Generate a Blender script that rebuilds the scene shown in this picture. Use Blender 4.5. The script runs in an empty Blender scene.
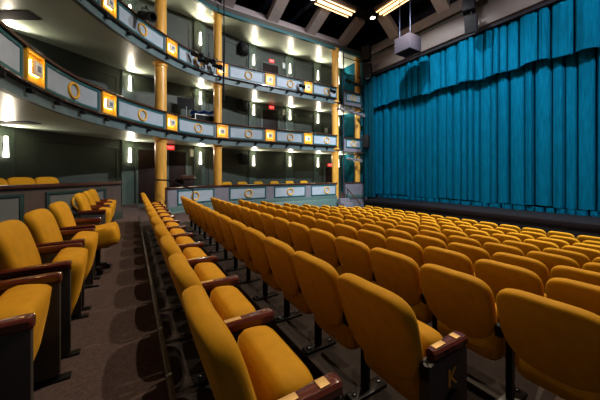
import bpy, bmesh, math, random
from mathutils import Vector, Matrix

random.seed(7)
SC = bpy.context.scene
COL = SC.collection
PI = math.pi
TH = math.radians(32.0)
SN, CS = math.sin(TH), math.cos(TH)

# ------------------------------------------------------------------ camera, world, lights, exposure
cd = bpy.data.cameras.new('camera')
cam = bpy.data.objects.new('camera', cd)
COL.objects.link(cam)
cam.location = (0, 0, 0)                       # world origin = eye point; the rear seat platform is at z = -1.33
cam.rotation_euler = (PI/2, 0, -TH)
cd.sensor_width = 36
cd.lens = 16.2
cd.shift_y = -26/600
cd.clip_start = 0.05
SC.camera = cam

w = bpy.data.worlds.new('World')
SC.world = w
w.use_nodes = True
w.node_tree.nodes['Background'].inputs[0].default_value = (0.75, 0.82, 1.0, 1)
w.node_tree.nodes['Background'].inputs[1].default_value = 0.045

SC.view_settings.view_transform = 'Standard'
SC.view_settings.look = 'None'
SC.view_settings.gamma = 1
SC.view_settings.use_curve_mapping = False
SC.view_settings.exposure = 0.0

def spot(name, loc, target, power, col, angle, blend=0.5, size=0.08):
    d = bpy.data.lights.new(name, 'SPOT')
    d.energy = power
    d.color = col
    d.spot_size = math.radians(angle)
    d.spot_blend = blend
    d.shadow_soft_size = size
    o = bpy.data.objects.new(name, d)
    COL.objects.link(o)
    o.location = loc
    v = Vector(target) - Vector(loc)
    o.rotation_euler = v.to_track_quat('-Z', 'Y').to_euler()
    return o

WARM = (1.0, 0.80, 0.56)
CEIL = 8.15
# house downlights in the ceiling grid above the stalls
spot('house_light', (1.9, 2.6, CEIL), (1.4, 2.8, -1.3), 1000, WARM, 88, 0.9, 0.06)
spot('house_light', (3.9, 3.6, CEIL), (2.4, 4.0, -1.5), 1200, WARM, 92, 0.9, 0.06)
spot('house_light', (9.8, 2.2, CEIL), (6.8, 2.6, -2.0), 2400, WARM, 88, 0.8, 0.06)
spot('house_light', (9.8, 7.0, CEIL), (7.0, 6.4, -2.0), 2400, WARM, 88, 0.8, 0.06)
# cold stage wash on the curtain, hung with the front-of-house lamps
spot('stage_wash', (6.5, -1.5, 7.9), (12.4, 4.0, -0.8), 4300, (0.86, 0.94, 1.0), 84, 0.5, 0.06)
spot('stage_wash', (7.0, 6.05, 7.9), (12.4, 8.0, -0.4), 3500, (0.86, 0.94, 1.0), 92, 0.5, 0.06)
# added fill spots without fixtures, brightening the balcony fronts, proscenium header and ceiling edge
spot('balcony_fill', (9.8, 3.0, 7.6), (5.4, 12.1, 2.6), 4300, (0.86, 0.93, 1.0), 78, 0.8, 0.10)
spot('balcony_fill', (6.0, 2.0, 7.6), (-1.0, 9.0, 2.6), 2000, (1.0, 0.92, 0.82), 80, 0.8, 0.10)
spot('header_fill', (5.0, 5.0, 7.8), (12.0, 6.0, 6.7), 750, (0.93, 0.88, 0.95), 80, 0.9, 0.12)
spot('header_fill', (6.5, 6.5, 7.2), (6.5, 12.3, 7.9), 500, (0.90, 0.88, 1.0), 95, 0.9, 0.12)

# ------------------------------------------------------------------ helpers
MATS = {}
def mat(name, col, rough=0.5, metal=0.0, var=0.0, scale=8.0, bump=0.0, sheen=0.0, emit=None, estr=0.0, spec=0.5,
        stretch=None, coat=0.0):
    m = bpy.data.materials.new(name)
    m.use_nodes = True
    nt = m.node_tree
    b = nt.nodes['Principled BSDF']
    b.inputs['Base Color'].default_value = (*col, 1)
    b.inputs['Roughness'].default_value = rough
    b.inputs['Metallic'].default_value = metal
    b.inputs['Specular IOR Level'].default_value = spec
    b.inputs['Coat Weight'].default_value = coat
    if sheen:
        b.inputs['Sheen Weight'].default_value = sheen
        b.inputs['Sheen Roughness'].default_value = 0.4
        b.inputs['Sheen Tint'].default_value = (*[min(1, c*1.6+0.05) for c in col], 1)
    if emit:
        b.inputs['Emission Color'].default_value = (*emit, 1)
        b.inputs['Emission Strength'].default_value = estr
    if var or bump:
        tc = nt.nodes.new('ShaderNodeTexCoord')
        mp = nt.nodes.new('ShaderNodeMapping')
        if stretch: mp.inputs['Scale'].default_value = stretch
        n = nt.nodes.new('ShaderNodeTexNoise')
        n.inputs['Scale'].default_value = scale
        n.inputs['Detail'].default_value = 5
        nt.links.new(tc.outputs['Object'], mp.inputs['Vector'])
        nt.links.new(mp.outputs['Vector'], n.inputs['Vector'])
        if var:
            r = nt.nodes.new('ShaderNodeValToRGB')
            r.color_ramp.elements[0].position = 0.3
            r.color_ramp.elements[1].position = 0.7
            r.color_ramp.elements[0].color = (*[c*(1-var) for c in col], 1)
            r.color_ramp.elements[1].color = (*[min(1, c*(1+var)) for c in col], 1)
            nt.links.new(n.outputs['Fac'], r.inputs['Fac'])
            nt.links.new(r.outputs['Color'], b.inputs['Base Color'])
        if bump:
            bp = nt.nodes.new('ShaderNodeBump')
            bp.inputs['Strength'].default_value = bump
            bp.inputs['Distance'].default_value = 0.01
            nt.links.new(n.outputs['Fac'], bp.inputs['Height'])
            nt.links.new(bp.outputs['Normal'], b.inputs['Normal'])
    MATS[name] = m
    return m

M_SEAT = mat('mustard_velvet', (0.50, 0.240, 0.005), 0.75, var=0.10, scale=14, bump=0.15, sheen=0.35, spec=0.2)
M_WOOD = mat('mahogany', (0.095, 0.018, 0.010), 0.2, var=0.35, scale=10, stretch=(1, 8, 8), coat=0.4)
M_RAIL = mat('handrail_wood', (0.055, 0.018, 0.011), 0.3, var=0.3, scale=6, coat=0.3)
M_BLK = mat('black_metal', (0.012, 0.012, 0.013), 0.35, metal=0.6, var=0.2, scale=20)
M_BLKP = mat('black_plastic', (0.010, 0.0095, 0.010), 0.6, spec=0.12, var=0.25, scale=12)
M_PAN = mat('end_panel', (0.046, 0.040, 0.036), 0.55, var=0.15, scale=10)
M_CHR = mat('dark_steel', (0.05, 0.05, 0.055), 0.3, metal=0.8, var=0.1, scale=30)
M_BRASS = mat('brass', (0.60, 0.38, 0.14), 0.5, metal=0.4, var=0.1, scale=30)
M_GOLD = mat('gold_paint', (0.78, 0.40, 0.025), 0.45, var=0.08, scale=12)
M_COLM = mat('honey_wood', (0.74, 0.37, 0.058), 0.38, var=0.22, scale=3.0, stretch=(3, 3, 0.5), bump=0.05, coat=0.25)
M_CARPET = mat('carpet', (0.088, 0.061, 0.058), 0.95, var=0.25, scale=60, bump=0.3, spec=0.1)
M_TERR = mat('dark_floor', (0.030, 0.022, 0.021), 0.7, var=0.25, scale=12, spec=0.2)
M_NOSE = mat('step_nosing', (0.10, 0.085, 0.06), 0.4, metal=0.5, var=0.2, scale=20)
M_WALL = mat('dark_green_wall', (0.043, 0.052, 0.038), 0.6, var=0.10, scale=3, bump=0.05)
M_PIL = mat('pilaster_green', (0.075, 0.105, 0.082), 0.5, var=0.08, scale=3)
M_SOF = mat('soffit_paint', (0.47, 0.55, 0.45), 0.33, var=0.08, scale=1.2, stretch=(1, 1, 1))
M_COVE = mat('cove_green', (0.09, 0.15, 0.11), 0.4, var=0.08, scale=3)
M_FASC = mat('fascia_grey', (0.19, 0.18, 0.215), 0.5, var=0.1, scale=4)
M_BAND = mat('fascia_band', (0.10, 0.15, 0.16), 0.5, var=0.15, scale=4)
M_PANEL = mat('panel_blue_grey', (0.36, 0.42, 0.49), 0.5, var=0.07, scale=5)
M_TEAL = mat('teal_trim', (0.008, 0.095, 0.105), 0.45, var=0.1, scale=6)
M_TEALL = mat('sage_base', (0.07, 0.13, 0.12), 0.5, var=0.1, scale=6)
M_CURT = mat('teal_velvet', (0.0015, 0.150, 0.275), 0.9, var=0.22, scale=5, stretch=(5, 5, 0.35), spec=0.03)
M_CURTD = mat('teal_velvet_leg', (0.003, 0.085, 0.135), 0.9, var=0.2, scale=4, stretch=(4, 4, 0.4), spec=0.1)
M_STAGE = mat('stage_black', (0.008, 0.0075, 0.010), 0.6, spec=0.12, var=0.3, scale=8)
M_VOID = mat('ceiling_black', (0.006, 0.006, 0.009), 0.9, spec=0.05, var=0.5, scale=4)
M_BEAM = mat('beam_plaster', (0.23, 0.19, 0.165), 0.7, var=0.12, scale=5)
M_ATTIC = mat('attic_band', (0.045, 0.04, 0.03), 0.6, var=0.15, scale=3)
M_HEAD = mat('header_paint', (0.090, 0.069, 0.061), 0.6, var=0.08, scale=3)
M_LAV = mat('header_plaster', (0.42, 0.34, 0.33), 0.6, var=0.08, scale=3)
M_DOOR = mat('dark_door', (0.018, 0.008, 0.006), 0.5, spec=0.15, var=0.3, scale=6, stretch=(1, 1, 0.2))
M_FRAME = mat('door_frame_green', (0.06, 0.08, 0.065), 0.5, var=0.1, scale=5)
M_SCON = mat('sconce_glass', (0.9, 0.9, 0.85), 0.4, var=0.02, scale=8, emit=(1.0, 0.88, 0.70), estr=6)
M_GLOW = mat('panel_lamp', (0.9, 0.8, 0.5), 0.4, var=0.02, scale=8, emit=(1.0, 0.74, 0.30), estr=26)
M_BEZ = mat('cream_box', (0.80, 0.66, 0.42), 0.5, var=0.04, scale=8)
M_BEZC = mat('box_centre', (0.24, 0.25, 0.29), 0.5, var=0.05, scale=8)
M_WLINE = mat('box_white_rim', (0.9, 0.88, 0.82), 0.5, var=0.03, scale=8)
M_EXIT = mat('exit_red', (0.6, 0.02, 0.02), 0.5, var=0.02, scale=8, emit=(1.0, 0.05, 0.04), estr=.9)
M_EXITW = mat('exit_letters', (0.9, 0.6, 0.55), 0.5, var=0.02, scale=8, emit=(1.0, 0.45, 0.4), estr=1.0)
M_FLUO = mat('fluorescent', (0.95, 0.9, 0.8), 0.4, var=0.02, scale=8, emit=(1.0, 0.62, 0.27), estr=2.6)
M_LENS = mat('lamp_lens', (0.95, 0.95, 0.95), 0.3, var=0.02, scale=8, emit=(1.0, 0.9, 0.78), estr=14)
M_SIGN = mat('pale_plate', (0.42, 0.42, 0.33), 0.5, var=0.1, scale=10)
M_SPKL = mat('grey_speaker', (0.042, 0.035, 0.045), 0.8, spec=0.1, var=0.12, scale=12)
M_SPKD = mat('dark_speaker', (0.012, 0.010, 0.013), 0.7, spec=0.08, var=0.2, scale=12)
M_BLUE = mat('blue_cloth', (0.02, 0.09, 0.42), 0.7, var=0.2, scale=8)
M_BSIGN = mat('blue_badge', (0.02, 0.10, 0.55), 0.5, var=0.05, scale=8)
M_WHITE = mat('white_paint', (0.75, 0.75, 0.75), 0.5, var=0.03, scale=8)
M_BSTEEL = mat('blue_steel', (0.05, 0.06, 0.10), 0.5, metal=0.3, var=0.4, scale=6)
M_SILV = mat('lamp_silver', (0.30, 0.30, 0.36), 0.4, metal=0.4, var=0.15, scale=12)

def link_mesh(name, bm, material, parent=None, sharp=40, loc=None):
    bmesh.ops.recalc_face_normals(bm, faces=bm.faces[:])
    me = bpy.data.meshes.new(name)
    bm.to_mesh(me)
    bm.free()
    me.polygons.foreach_set('use_smooth', [True]*len(me.polygons))
    me.set_sharp_from_angle(angle=math.radians(sharp))
    me.materials.append(material)
    o = bpy.data.objects.new(name, me)
    COL.objects.link(o)
    if parent: o.parent = parent
    if loc: o.location = loc
    return o

def tag(o, label, cat, group=None, kind=None):
    o['label'] = label
    o['category'] = cat
    if group: o['group'] = group
    if kind: o['kind'] = kind
    return o

def thing(name, label, cat, loc=(0, 0, 0), rz=0.0, group=None):
    o = bpy.data.objects.new(name, None)
    o.empty_display_size = 0.1
    COL.objects.link(o)
    o.location = loc
    o.rotation_euler = (0, 0, rz)
    return tag(o, label, cat, group)

def struct(name, bm, material, sharp=40):
    o = link_mesh(name, bm, material, None, sharp)
    o['kind'] = 'structure'
    return o

def copy_thing(root, loc, rz=None, label=None, skip=()):
    r = root.copy(); COL.objects.link(r); r.location = loc
    if rz is not None: r.rotation_euler = (0, 0, rz)
    if label: r['label'] = label
    for ch in list(root.children):
        c = ch.copy(); COL.objects.link(c); c.parent = r
        for g in list(ch.children):
            d = g.copy(); COL.objects.link(d); d.parent = c
    return r

def box(bm, lo, hi, bevel=0.0, M=None, seg=2):
    vs = [bm.verts.new((x, y, z)) for x in (lo[0], hi[0]) for y in (lo[1], hi[1]) for z in (lo[2], hi[2])]
    fs = []
    for q in ((0, 1, 3, 2), (4, 6, 7, 5), (0, 4, 5, 1), (2, 3, 7, 6), (0, 2, 6, 4), (1, 5, 7, 3)):
        fs.append(bm.faces.new([vs[i] for i in q]))
    if bevel:
        es = list({e for f in fs for e in f.edges})
        r = bmesh.ops.bevel(bm, geom=es, offset=bevel, segments=seg, affect='EDGES', profile=0.6)
        vs = list({v for f in r['faces'] for v in f.verts} | {v for v in vs if v.is_valid})
    if M is not None:
        bmesh.ops.transform(bm, matrix=M, verts=vs)
    return vs

def BX(lo, hi, bevel=0.0, M=None):
    bm = bmesh.new(); box(bm, lo, hi, bevel, M); return bm

def ring_loft(bm, rings, cap=True, closed=True):
    R = [[bm.verts.new(p) for p in r] for r in rings]
    n = len(R[0])
    for a, b in zip(R, R[1:]):
        for i in range(n if closed else n-1):
            j = (i+1) % n
            bm.faces.new((a[i], a[j], b[j], b[i]))
    if cap and closed:
        bm.faces.new(list(reversed(R[0])))
        bm.faces.new(R[-1])
    return R

def tube(bm, pts, r, n=8):
    pts = [Vector(p) for p in pts]
    rings = []
    up = Vector((0, 0, 1))
    for i, p in enumerate(pts):
        t = (pts[min(i+1, len(pts)-1)] - pts[max(i-1, 0)]).normalized()
        a = t.cross(up)
        if a.length < 1e-3: a = t.cross(Vector((1, 0, 0)))
        a.normalize(); b = a.cross(t).normalized()
        rr = r[i] if isinstance(r, (list, tuple)) else r
        rings.append([p + a*math.cos(2*PI*k/n)*rr + b*math.sin(2*PI*k/n)*rr for k in range(n)])
    ring_loft(bm, rings)

def lathe(bm, prof, n=20, M=None):
    rings = [[Vector((r*math.cos(2*PI*k/n), r*math.sin(2*PI*k/n), z)) for k in range(n)] for r, z in prof]
    if M is not None: rings = [[M @ p for p in r] for r in rings]
    ring_loft(bm, rings)

def torus(bm, R, r, M, n=24, m=8):
    rows = []
    for i in range(n):
        a = 2*PI*i/n
        rows.append([bm.verts.new(M @ Vector(((R+r*math.cos(2*PI*j/m))*math.cos(a), (R+r*math.cos(2*PI*j/m))*math.sin(a), r*math.sin(2*PI*j/m)))) for j in range(m)])
    for i in range(n):
        for j in range(m):
            bm.faces.new((rows[i][j], rows[(i+1) % n][j], rows[(i+1) % n][(j+1) % m], rows[i][(j+1) % m]))

def text_mesh(name, body, size, depth, M, material, parent):
    cu = bpy.data.curves.new(name, 'FONT')
    cu.body = body; cu.size = size; cu.extrude = depth
    cu.align_x = 'CENTER'; cu.align_y = 'CENTER'
    tmp = bpy.data.objects.new(name + '_tmp', cu)
    COL.objects.link(tmp)
    dg = bpy.context.evaluated_depsgraph_get()
    me = bpy.data.meshes.new_from_object(tmp.evaluated_get(dg))
    bpy.data.objects.remove(tmp)
    me.transform(M)
    me.materials.clear(); me.materials.append(material)
    o = bpy.data.objects.new(name, me)
    COL.objects.link(o)
    o.parent = parent
    return o

ORD = ['zeroth', 'first', 'second', 'third', 'fourth', 'fifth', 'sixth', 'seventh', 'eighth', 'ninth', 'tenth', 'eleventh',
       'twelfth', 'thirteenth', 'fourteenth', 'fifteenth', 'sixteenth', 'seventeenth', 'eighteenth', 'nineteenth', 'twentieth'] 
ORD += ['twenty-' + o for o in ORD[1:10]] + ['thirtieth'] + ['thirty-' + o for o in ORD[1:10]]

# ------------------------------------------------------------------ plan curve of the balcony fronts
FP = [(-1.95, 2.0), (-1.85, 4.0), (-1.68, 5.6), (-1.5, 6.7), (-1.05, 8.1), (-.1, 9.6), (1.03, 10.8), (2.1, 11.6),
      (3.3, 12.03), (5.4, 12.1), (7.5, 12.1), (10.6, 12.1)]
def _cr(pts, per=40):
    P = [Vector(p) for p in pts]
    P = [2*P[0]-P[1]] + P + [2*P[-1]-P[-2]]
    out = []
    for i in range(1, len(P)-2):
        for k in range(per):
            t = k/per
            p0, p1, p2, p3 = P[i-1:i+3]
            out.append(.5*(2*p1+(p2-p0)*t+(2*p0-5*p1+4*p2-p3)*t*t+(3*p1-p0-3*p2+p3)*t**3))
    out.append(P[-2])
    return out
FINE = _cr(FP)
SS = [0.0]
for a, b in zip(FINE, FINE[1:]): SS.append(SS[-1] + (b-a).length)
def front(s):
    """point, tangent and outward normal (away from the stalls) of the balcony front at arc length s"""
    s = max(0, min(SS[-1]-1e-6, s))
    lo, hi = 0, len(SS)-1
    while hi-lo > 1:
        m = (lo+hi)//2
        if SS[m] <= s: lo = m
        else: hi = m
    t = (s-SS[lo])/(SS[hi]-SS[lo])
    p = FINE[lo].lerp(FINE[hi], t)
    i0, i1 = max(0, lo-4), min(len(FINE)-1, hi+4)
    tg = (FINE[i1]-FINE[i0]).normalized()
    return p, tg, Vector((-tg.y, tg.x))
def fpt(s, off, z):
    p, t, n = front(s)
    q = p + n*off
    return Vector((q.x, q.y, z))
def fmat(s, off, z):
    """matrix: local x along the front, local y outward, local z up"""
    p, t, n = front(s)
    q = p + n*off
    return Matrix(((t.x, n.x, 0, q.x), (t.y, n.y, 0, q.y), (0, 0, 1, z), (0, 0, 0, 1)))
def sweep(bm, prof, s0, s1, step=0.22):
    n = max(1, int(math.ceil((s1-s0)/step)))
    ring_loft(bm, [[fpt(s0+(s1-s0)*i/n, o, z) for o, z in prof] for i in range(n+1)])
def rect(o0, o1, z0, z1): return [(o0, z0), (o1, z0), (o1, z1), (o0, z1)]

WP = [(-5.2, 2.0), (-4.9, 6.5), (-4.2, 9.0), (-2.9, 10.8), (-.07, 12.8), (2.85, 13.5), (5.8, 14.35), (8.2, 14.4), (12.4, 14.4)]

# ------------------------------------------------------------------ floor
ROWX = [.208, 1.085, 2.0, 2.87, 3.72, 4.6, 5.47, 6.36, 7.25, 8.15, 9.15]
ROWD = [.428, .55, .67, .78, .894, 1.0, 1.10, 1.19, 1.28, 1.36, 1.43]
ROWF = [-(d+.91) for d in ROWD]
AISLE = -1.21
FRONTZ = ROWF[-1]
SLOPE = [.004] + [.011]*10          # rows toe in slightly towards the far side
bm = bmesh.new()
edges = [-5.4] + [x+0.0 for x in ROWX] + [12.4]
levels = [AISLE] + ROWF
for i, z in enumerate(levels):
    x0, x1 = edges[i], edges[i+1]
    if i == 0 or i > 5:
        box(bm, (x0, -2.5, -3.0), (x1, 14.6, z))
    else:
        box(bm, (x0, -2.5, -3.0), (x1, .66, z)); box(bm, (x0, 8.8, -3.0), (x1, 14.6, z))
struct('floor', bm, M_CARPET)
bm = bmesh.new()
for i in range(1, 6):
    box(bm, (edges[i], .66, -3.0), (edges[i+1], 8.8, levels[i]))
struct('floor_terrace', bm, M_TERR)  # rear row platforms in a darker tone than the aisles
bm = bmesh.new()
for k in range(15):                       # thin pale strips at seat pitch across the dark floor of two rear rows
    for i in (1, 2):
        box(bm, (edges[i]+.05, .80+.545*k, levels[i]+.0005), (edges[i+1]-.06, .806+.545*k, levels[i]+.0022))
struct('trim_9', bm, M_CARPET)
bm = bmesh.new()
for i in range(1):
    box(bm, (ROWX[i]-.035, -2.0, levels[i]+.001), (ROWX[i]-.002, 9.0, levels[i]+.014), .004)
struct('trim_1', bm, M_NOSE)
bm = bmesh.new()
for i in range(1, 6):
    box(bm, (ROWX[i]-.05, .6, levels[i]+.001), (ROWX[i]-.002, 8.6, levels[i]+.012), .003)
struct('trim_2', bm, M_BLK)

# stage
STZ = -1.37
bm = bmesh.new()
box(bm, (10.75, -3, -2.9), (12.0, 10.55, STZ), .02); box(bm, (12.001, -3, -2.9), (15.5, 11.6, STZ))
struct('floor_stage', bm, M_STAGE)
bm = bmesh.new()
box(bm, (10.70, -3, STZ-.16), (10.748, 10.55, STZ-.01), .012)
struct('trim_3', bm, mat('stage_lip', (0.008, 0.005, 0.007), 0.5, spec=0.15, var=0.2, scale=6))

# ------------------------------------------------------------------ walls behind the balconies
def wall_quad(bm, a, b, z0, z1, th=0.15):
    a, b = Vector(a), Vector(b)
    t = (b-a).normalized(); n = Vector((-t.y, t.x))
    pts = [a, b, b+n*th, a+n*th]
    ring_loft(bm, [[Vector((p.x, p.y, z)) for p in pts] for z in (z0, z1)])
bm = bmesh.new()
for a, b in zip(WP[:4], WP[1:5]): wall_quad(bm, a, b, -2.4, 7.4)
struct('wall_rear', bm, M_WALL)
bm = bmesh.new()
for a, b in zip(WP[4:], WP[5:]): wall_quad(bm, a, b, -2.4, 7.4)
struct('wall_far', bm, M_WALL)
struct('wall_wing', BX((12.42, 12.35, -2.4), (12.6, 14.5, 7.4)), M_CURTD)

def wall_dir(x):
    for a, b in zip(WP, WP[1:]):
        if a[0] <= x <= b[0]:
            t = (x-a[0])/(b[0]-a[0])
            p = Vector(a).lerp(Vector(b), t)
            tg = (Vector(b)-Vector(a)).normalized()
            return p, tg, Vector((-tg.y, tg.x))
def wmat(x, off, z):
    p, t, n = wall_dir(x)
    q = p - n*off
    return Matrix(((t.x, n.x, 0, q.x), (t.y, n.y, 0, q.y), (0, 0, 1, z), (0, 0, 0, 1)))

TIER = [2.26, 5.01]
SOF = [R-.94 for R in TIER] + [7.27]
FLR = [AISLE] + [R-.85 for R in TIER]

# pilasters behind the sconces and raised wall panels between them
SCX = [-3.02, -.12, 2.75, 5.8, 8.2, 10.3, 12.0]
bm = bmesh.new()
for x in SCX:
    box(bm, (-.28, -.06, -1.5), (.28, .01, 7.3), .01, wmat(x, 0, 0))
struct('trim_4', bm, M_PIL)
bm = bmesh.new()
def panel_frame(bm, a, b, z0, z1):
    a, b = Vector(a), Vector(b)
    t = (b-a).normalized(); n = Vector((-t.y, t.x)); L = (b-a).length
    M = Matrix(((t.x, n.x, 0, a.x), (t.y, n.y, 0, a.y), (0, 0, 1, 0), (0, 0, 0, 1)))
    for lo, hi in (((0, z0), (L, z0+.04)), ((0, z1-.04), (L, z1)), ((0, z0), (.04, z1)), ((L-.04, z0), (L, z1))):
        box(bm, (lo[0], -.03, lo[1]), (hi[0], .01, hi[1]), .008, M)
def along(a, b, t): return Vector(a).lerp(Vector(b), t)
for z0, z1 in ((-.9, 1.02), (1.6, 3.72), (4.35, 6.9)):
    panel_frame(bm, along(WP[3], WP[4], .16), along(WP[3], WP[4], .86), z0, z1)
    panel_frame(bm, along(WP[5], WP[6], .12), along(WP[5], WP[6], .88), z0, z1)
    panel_frame(bm, along(WP[7], WP[8], .10), along(WP[7], WP[8], .44), z0, z1)
struct('trim_5', bm, M_WALL)

# ------------------------------------------------------------------ ceiling: soffit of the top level, attic band, void and beams
def front_ext():
    return [front(s)[0] for s in [i*SS[-1]/60 for i in range(61)]] + [Vector((12.4, 12.1))]
def wall_samples(n):
    L = [0.0]
    for a, b in zip(WP, WP[1:]): L.append(L[-1] + (Vector(b)-Vector(a)).length)
    out = []
    for i in range(n):
        s = L[-1]*i/(n-1)
        for k in range(len(WP)-1):
            if L[k] <= s <= L[k+1]+1e-9:
                out.append(Vector(WP[k]).lerp(Vector(WP[k+1]), (s-L[k])/(L[k+1]-L[k]))); break
    return out
def slab(z0, z1, inset=0.0):
    F = front_ext(); W = wall_samples(len(F))
    bm = bmesh.new()
    rings = []
    for f, q in zip(F, W):
        d = (q-f).normalized()
        a = f + d*inset; b = q
        rings.append([Vector((a.x, a.y, z0)), Vector((b.x, b.y, z0)), Vector((b.x, b.y, z1)), Vector((a.x, a.y, z1))])
    ring_loft(bm, rings)
    return bm
struct('ceiling', slab(7.28, 7.5, 0.10), M_SOF)
bm = bmesh.new()
sweep(bm, rect(-.02, .12, 7.17, 7.30), 0, SS[-1], .25); box(bm, (10.6, 12.08, 7.17), (12.4, 12.22, 7.30))
struct('trim_6', bm, M_TEAL)
bm = bmesh.new()
sweep(bm, rect(.0, .16, 7.302, 7.52), 0, SS[-1], .25); box(bm, (10.6, 12.1, 7.302), (12.4, 12.26, 7.52))
struct('wall_attic', bm, M_ATTIC)
bm = bmesh.new()
n = 80
sweep(bm, [(.03, 7.525), (.13, 7.525), (.50, 8.05), (.40, 8.05)], 2.0, SS[-1], .25)
struct('wall_cove', bm, M_LAV)
struct('ceiling_void', BX((-6, -3, 9.6), (16, 16, 9.75)), M_VOID)

# ------------------------------------------------------------------ proscenium
HX = 12.0
bm = bmesh.new()
prof = [(0, 5.88), (-.10, 5.92), (-.16, 6.15), (-.14, 6.45), (-.04, 6.70), (.10, 6.82), (.32, 6.82), (.32, 5.88)]
ring_loft(bm, [[Vector((HX+o, y, z)) for o, z in prof] for y in (-3, 11.2)])
struct('wall_proscenium', bm, M_HEAD)
struct('trim_7', BX((HX+.0, -3, 5.77), (HX+.3, 11.2, 5.878)), M_STAGE)
bm = bmesh.new(); box(bm, (HX+.34, -3, 6.3), (HX+.5, 12.3, 7.12))
struct('wall_stage', bm, M_ATTIC)
bm = bmesh.new(); box(bm, (HX+.15, -3, 7.12), (HX+.6, 12.05, 7.62), .03)
struct('trim_8', bm, M_HEAD)
bm = bmesh.new(); box(bm, (HX+.6, -3, 7.0), (HX+.8, 14.4, 9.6)); box(bm, (15.4, -3, -1.36), (15.6, 14.5, 9.6))
box(bm, (-5.4, 14.6, 7.5), (16, 14.8, 9.6)); box(bm, (13.0, 11.7, -2.4), (15.4, 11.9, 7.0))
struct('wall_void', bm, M_VOID)
# side of the proscenium opening
bm = bmesh.new()
box(bm, (12.95, 11.3, -2.4), (13.2, 11.69, 7.1))
struct('wall_side', bm, M_STAGE)

# ------------------------------------------------------------------ curtain
rc = random.Random(3)
def folded(ys, xbase, z0, z1, amp, wl, rows=2, hemfun=None, seed=1, x_top=None):
    r = random.Random(seed)
    y0, y1 = ys
    folds = []
    y = y0
    while y < y1:
        wdt = wl*r.uniform(.55, 1.5)
        folds.append((y, wdt, amp*r.uniform(.5, 1.25), r.uniform(.55, .95))); y += wdt
    pts = []
    for (yy, wdt, a, sk) in folds:
        g = .16                                   # the narrow deep groove between two rounded folds
        ts = [(1-g)*q/9 for q in range(9)] + [1-g+g*q/6 for q in range(6)]
        for t in ts:
            if t < 1-g:
                u = t/(1-g)
                v = .62 + .38*math.sin(PI*u)**.6 + .09*math.sin(u*PI*(3+2*sk))
            else:
                u = (t-(1-g))/g
                v = .62 - 1.0*(1-abs(2*u-1)**1.6)
            pts.append((yy+wdt*t, xbase - a*v))
    bm = bmesh.new()
    rings = []
    zs = [z0+(z1-z0)*i/rows for i in range(rows+1)]
    for i, z in enumerate(zs):
        rings.append([Vector((x, yv, z + (hemfun(yv) if (hemfun and i == 0) else 0))) for yv, x in pts])
    R = ring_loft(bm, rings, cap=False, closed=False)
    ret = bmesh.ops.solidify(bm, geom=bm.faces[:], thickness=0.02)
    return bm, pts
def hem(y): return .045*math.sin(y*2.1)+.03*math.sin(y*5.3+1)
t = thing('stage_curtain', 'closed teal velvet main curtain hanging in deep folds across the stage', 'curtain', (12.68, 4.5, STZ+.01))
bmc, _ = folded((-2.0, 11.6), 0, 0, 7.0, .19, .35, 3, lambda y: .5*hem(y)+.01*math.sin(y*19), 11)
bmesh.ops.translate(bmc, verts=bmc.verts[:], vec=(0, -4.5, 0.20))
link_mesh('drape', bmc, M_CURT, t, 60)
bmc, _ = folded((-2.0, 11.6), -.02, 0, .17, .19, .34, 1, None, 23)
bmesh.ops.translate(bmc, verts=bmc.verts[:], vec=(0, -4.5, 0.0))
link_mesh('hem', bmc, M_CURT, t, 60)
bmv, _ = folded((-2.0, 11.5), 0, 0, 2.1, .18, .40, 2, hem, 5)
v = link_mesh('curtain_valance', bmv, M_CURT, None, 60, (12.30, 0, 3.95))
tag(v, 'short teal velvet valance with scalloped hem hanging above the main curtain', 'valance')
bml, _ = folded((11.0, 11.62), 0, 0, 7.0, .10, .22, 2, None, 9)
lg = link_mesh('side_curtain', bml, M_CURTD, None, 60, (11.95, 0, STZ+.01))
tag(lg, 'narrow dark teal side drape beside the far end of the stage', 'curtain')

# ------------------------------------------------------------------ balconies
RING_S = [3.4, 6.0, 8.58, 11.24, 13.64, 15.91, 18.27]
LAMP_S = [2.1, 4.7, 7.22, 9.92, 12.38, 14.76, 17.01]
S_END = 19.02
def add_panel(parent, s0, s1, z0, z1, ring_s, off=0.0):
    bm = bmesh.new(); sweep(bm, rect(off-.012, off+.02, z0, z1), s0, s1)
    p = link_mesh('fascia_panel', bm, M_PANEL, parent)
    bm = bmesh.new()
    b = .055
    sweep(bm, rect(off-.03, off+.01, z1-b, z1), s0, s1); sweep(bm, rect(off-.03, off+.01, z0, z0+b), s0, s1)
    sweep(bm, rect(off-.031, off+.01, z0, z1), s0, s0+b); sweep(bm, rect(off-.031, off+.01, z0, z1), s1-b, s1)
    link_mesh('panel_frame', bm, M_TEAL, p)
    if ring_s is not None:
        bm = bmesh.new()
        torus(bm, .165, .028, fmat(ring_s, off-.035, (z0+z1)/2) @ Matrix.Rotation(PI/2, 4, 'X'))
        link_mesh('gold_ring', bm, M_GOLD, p)
    return p
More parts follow.
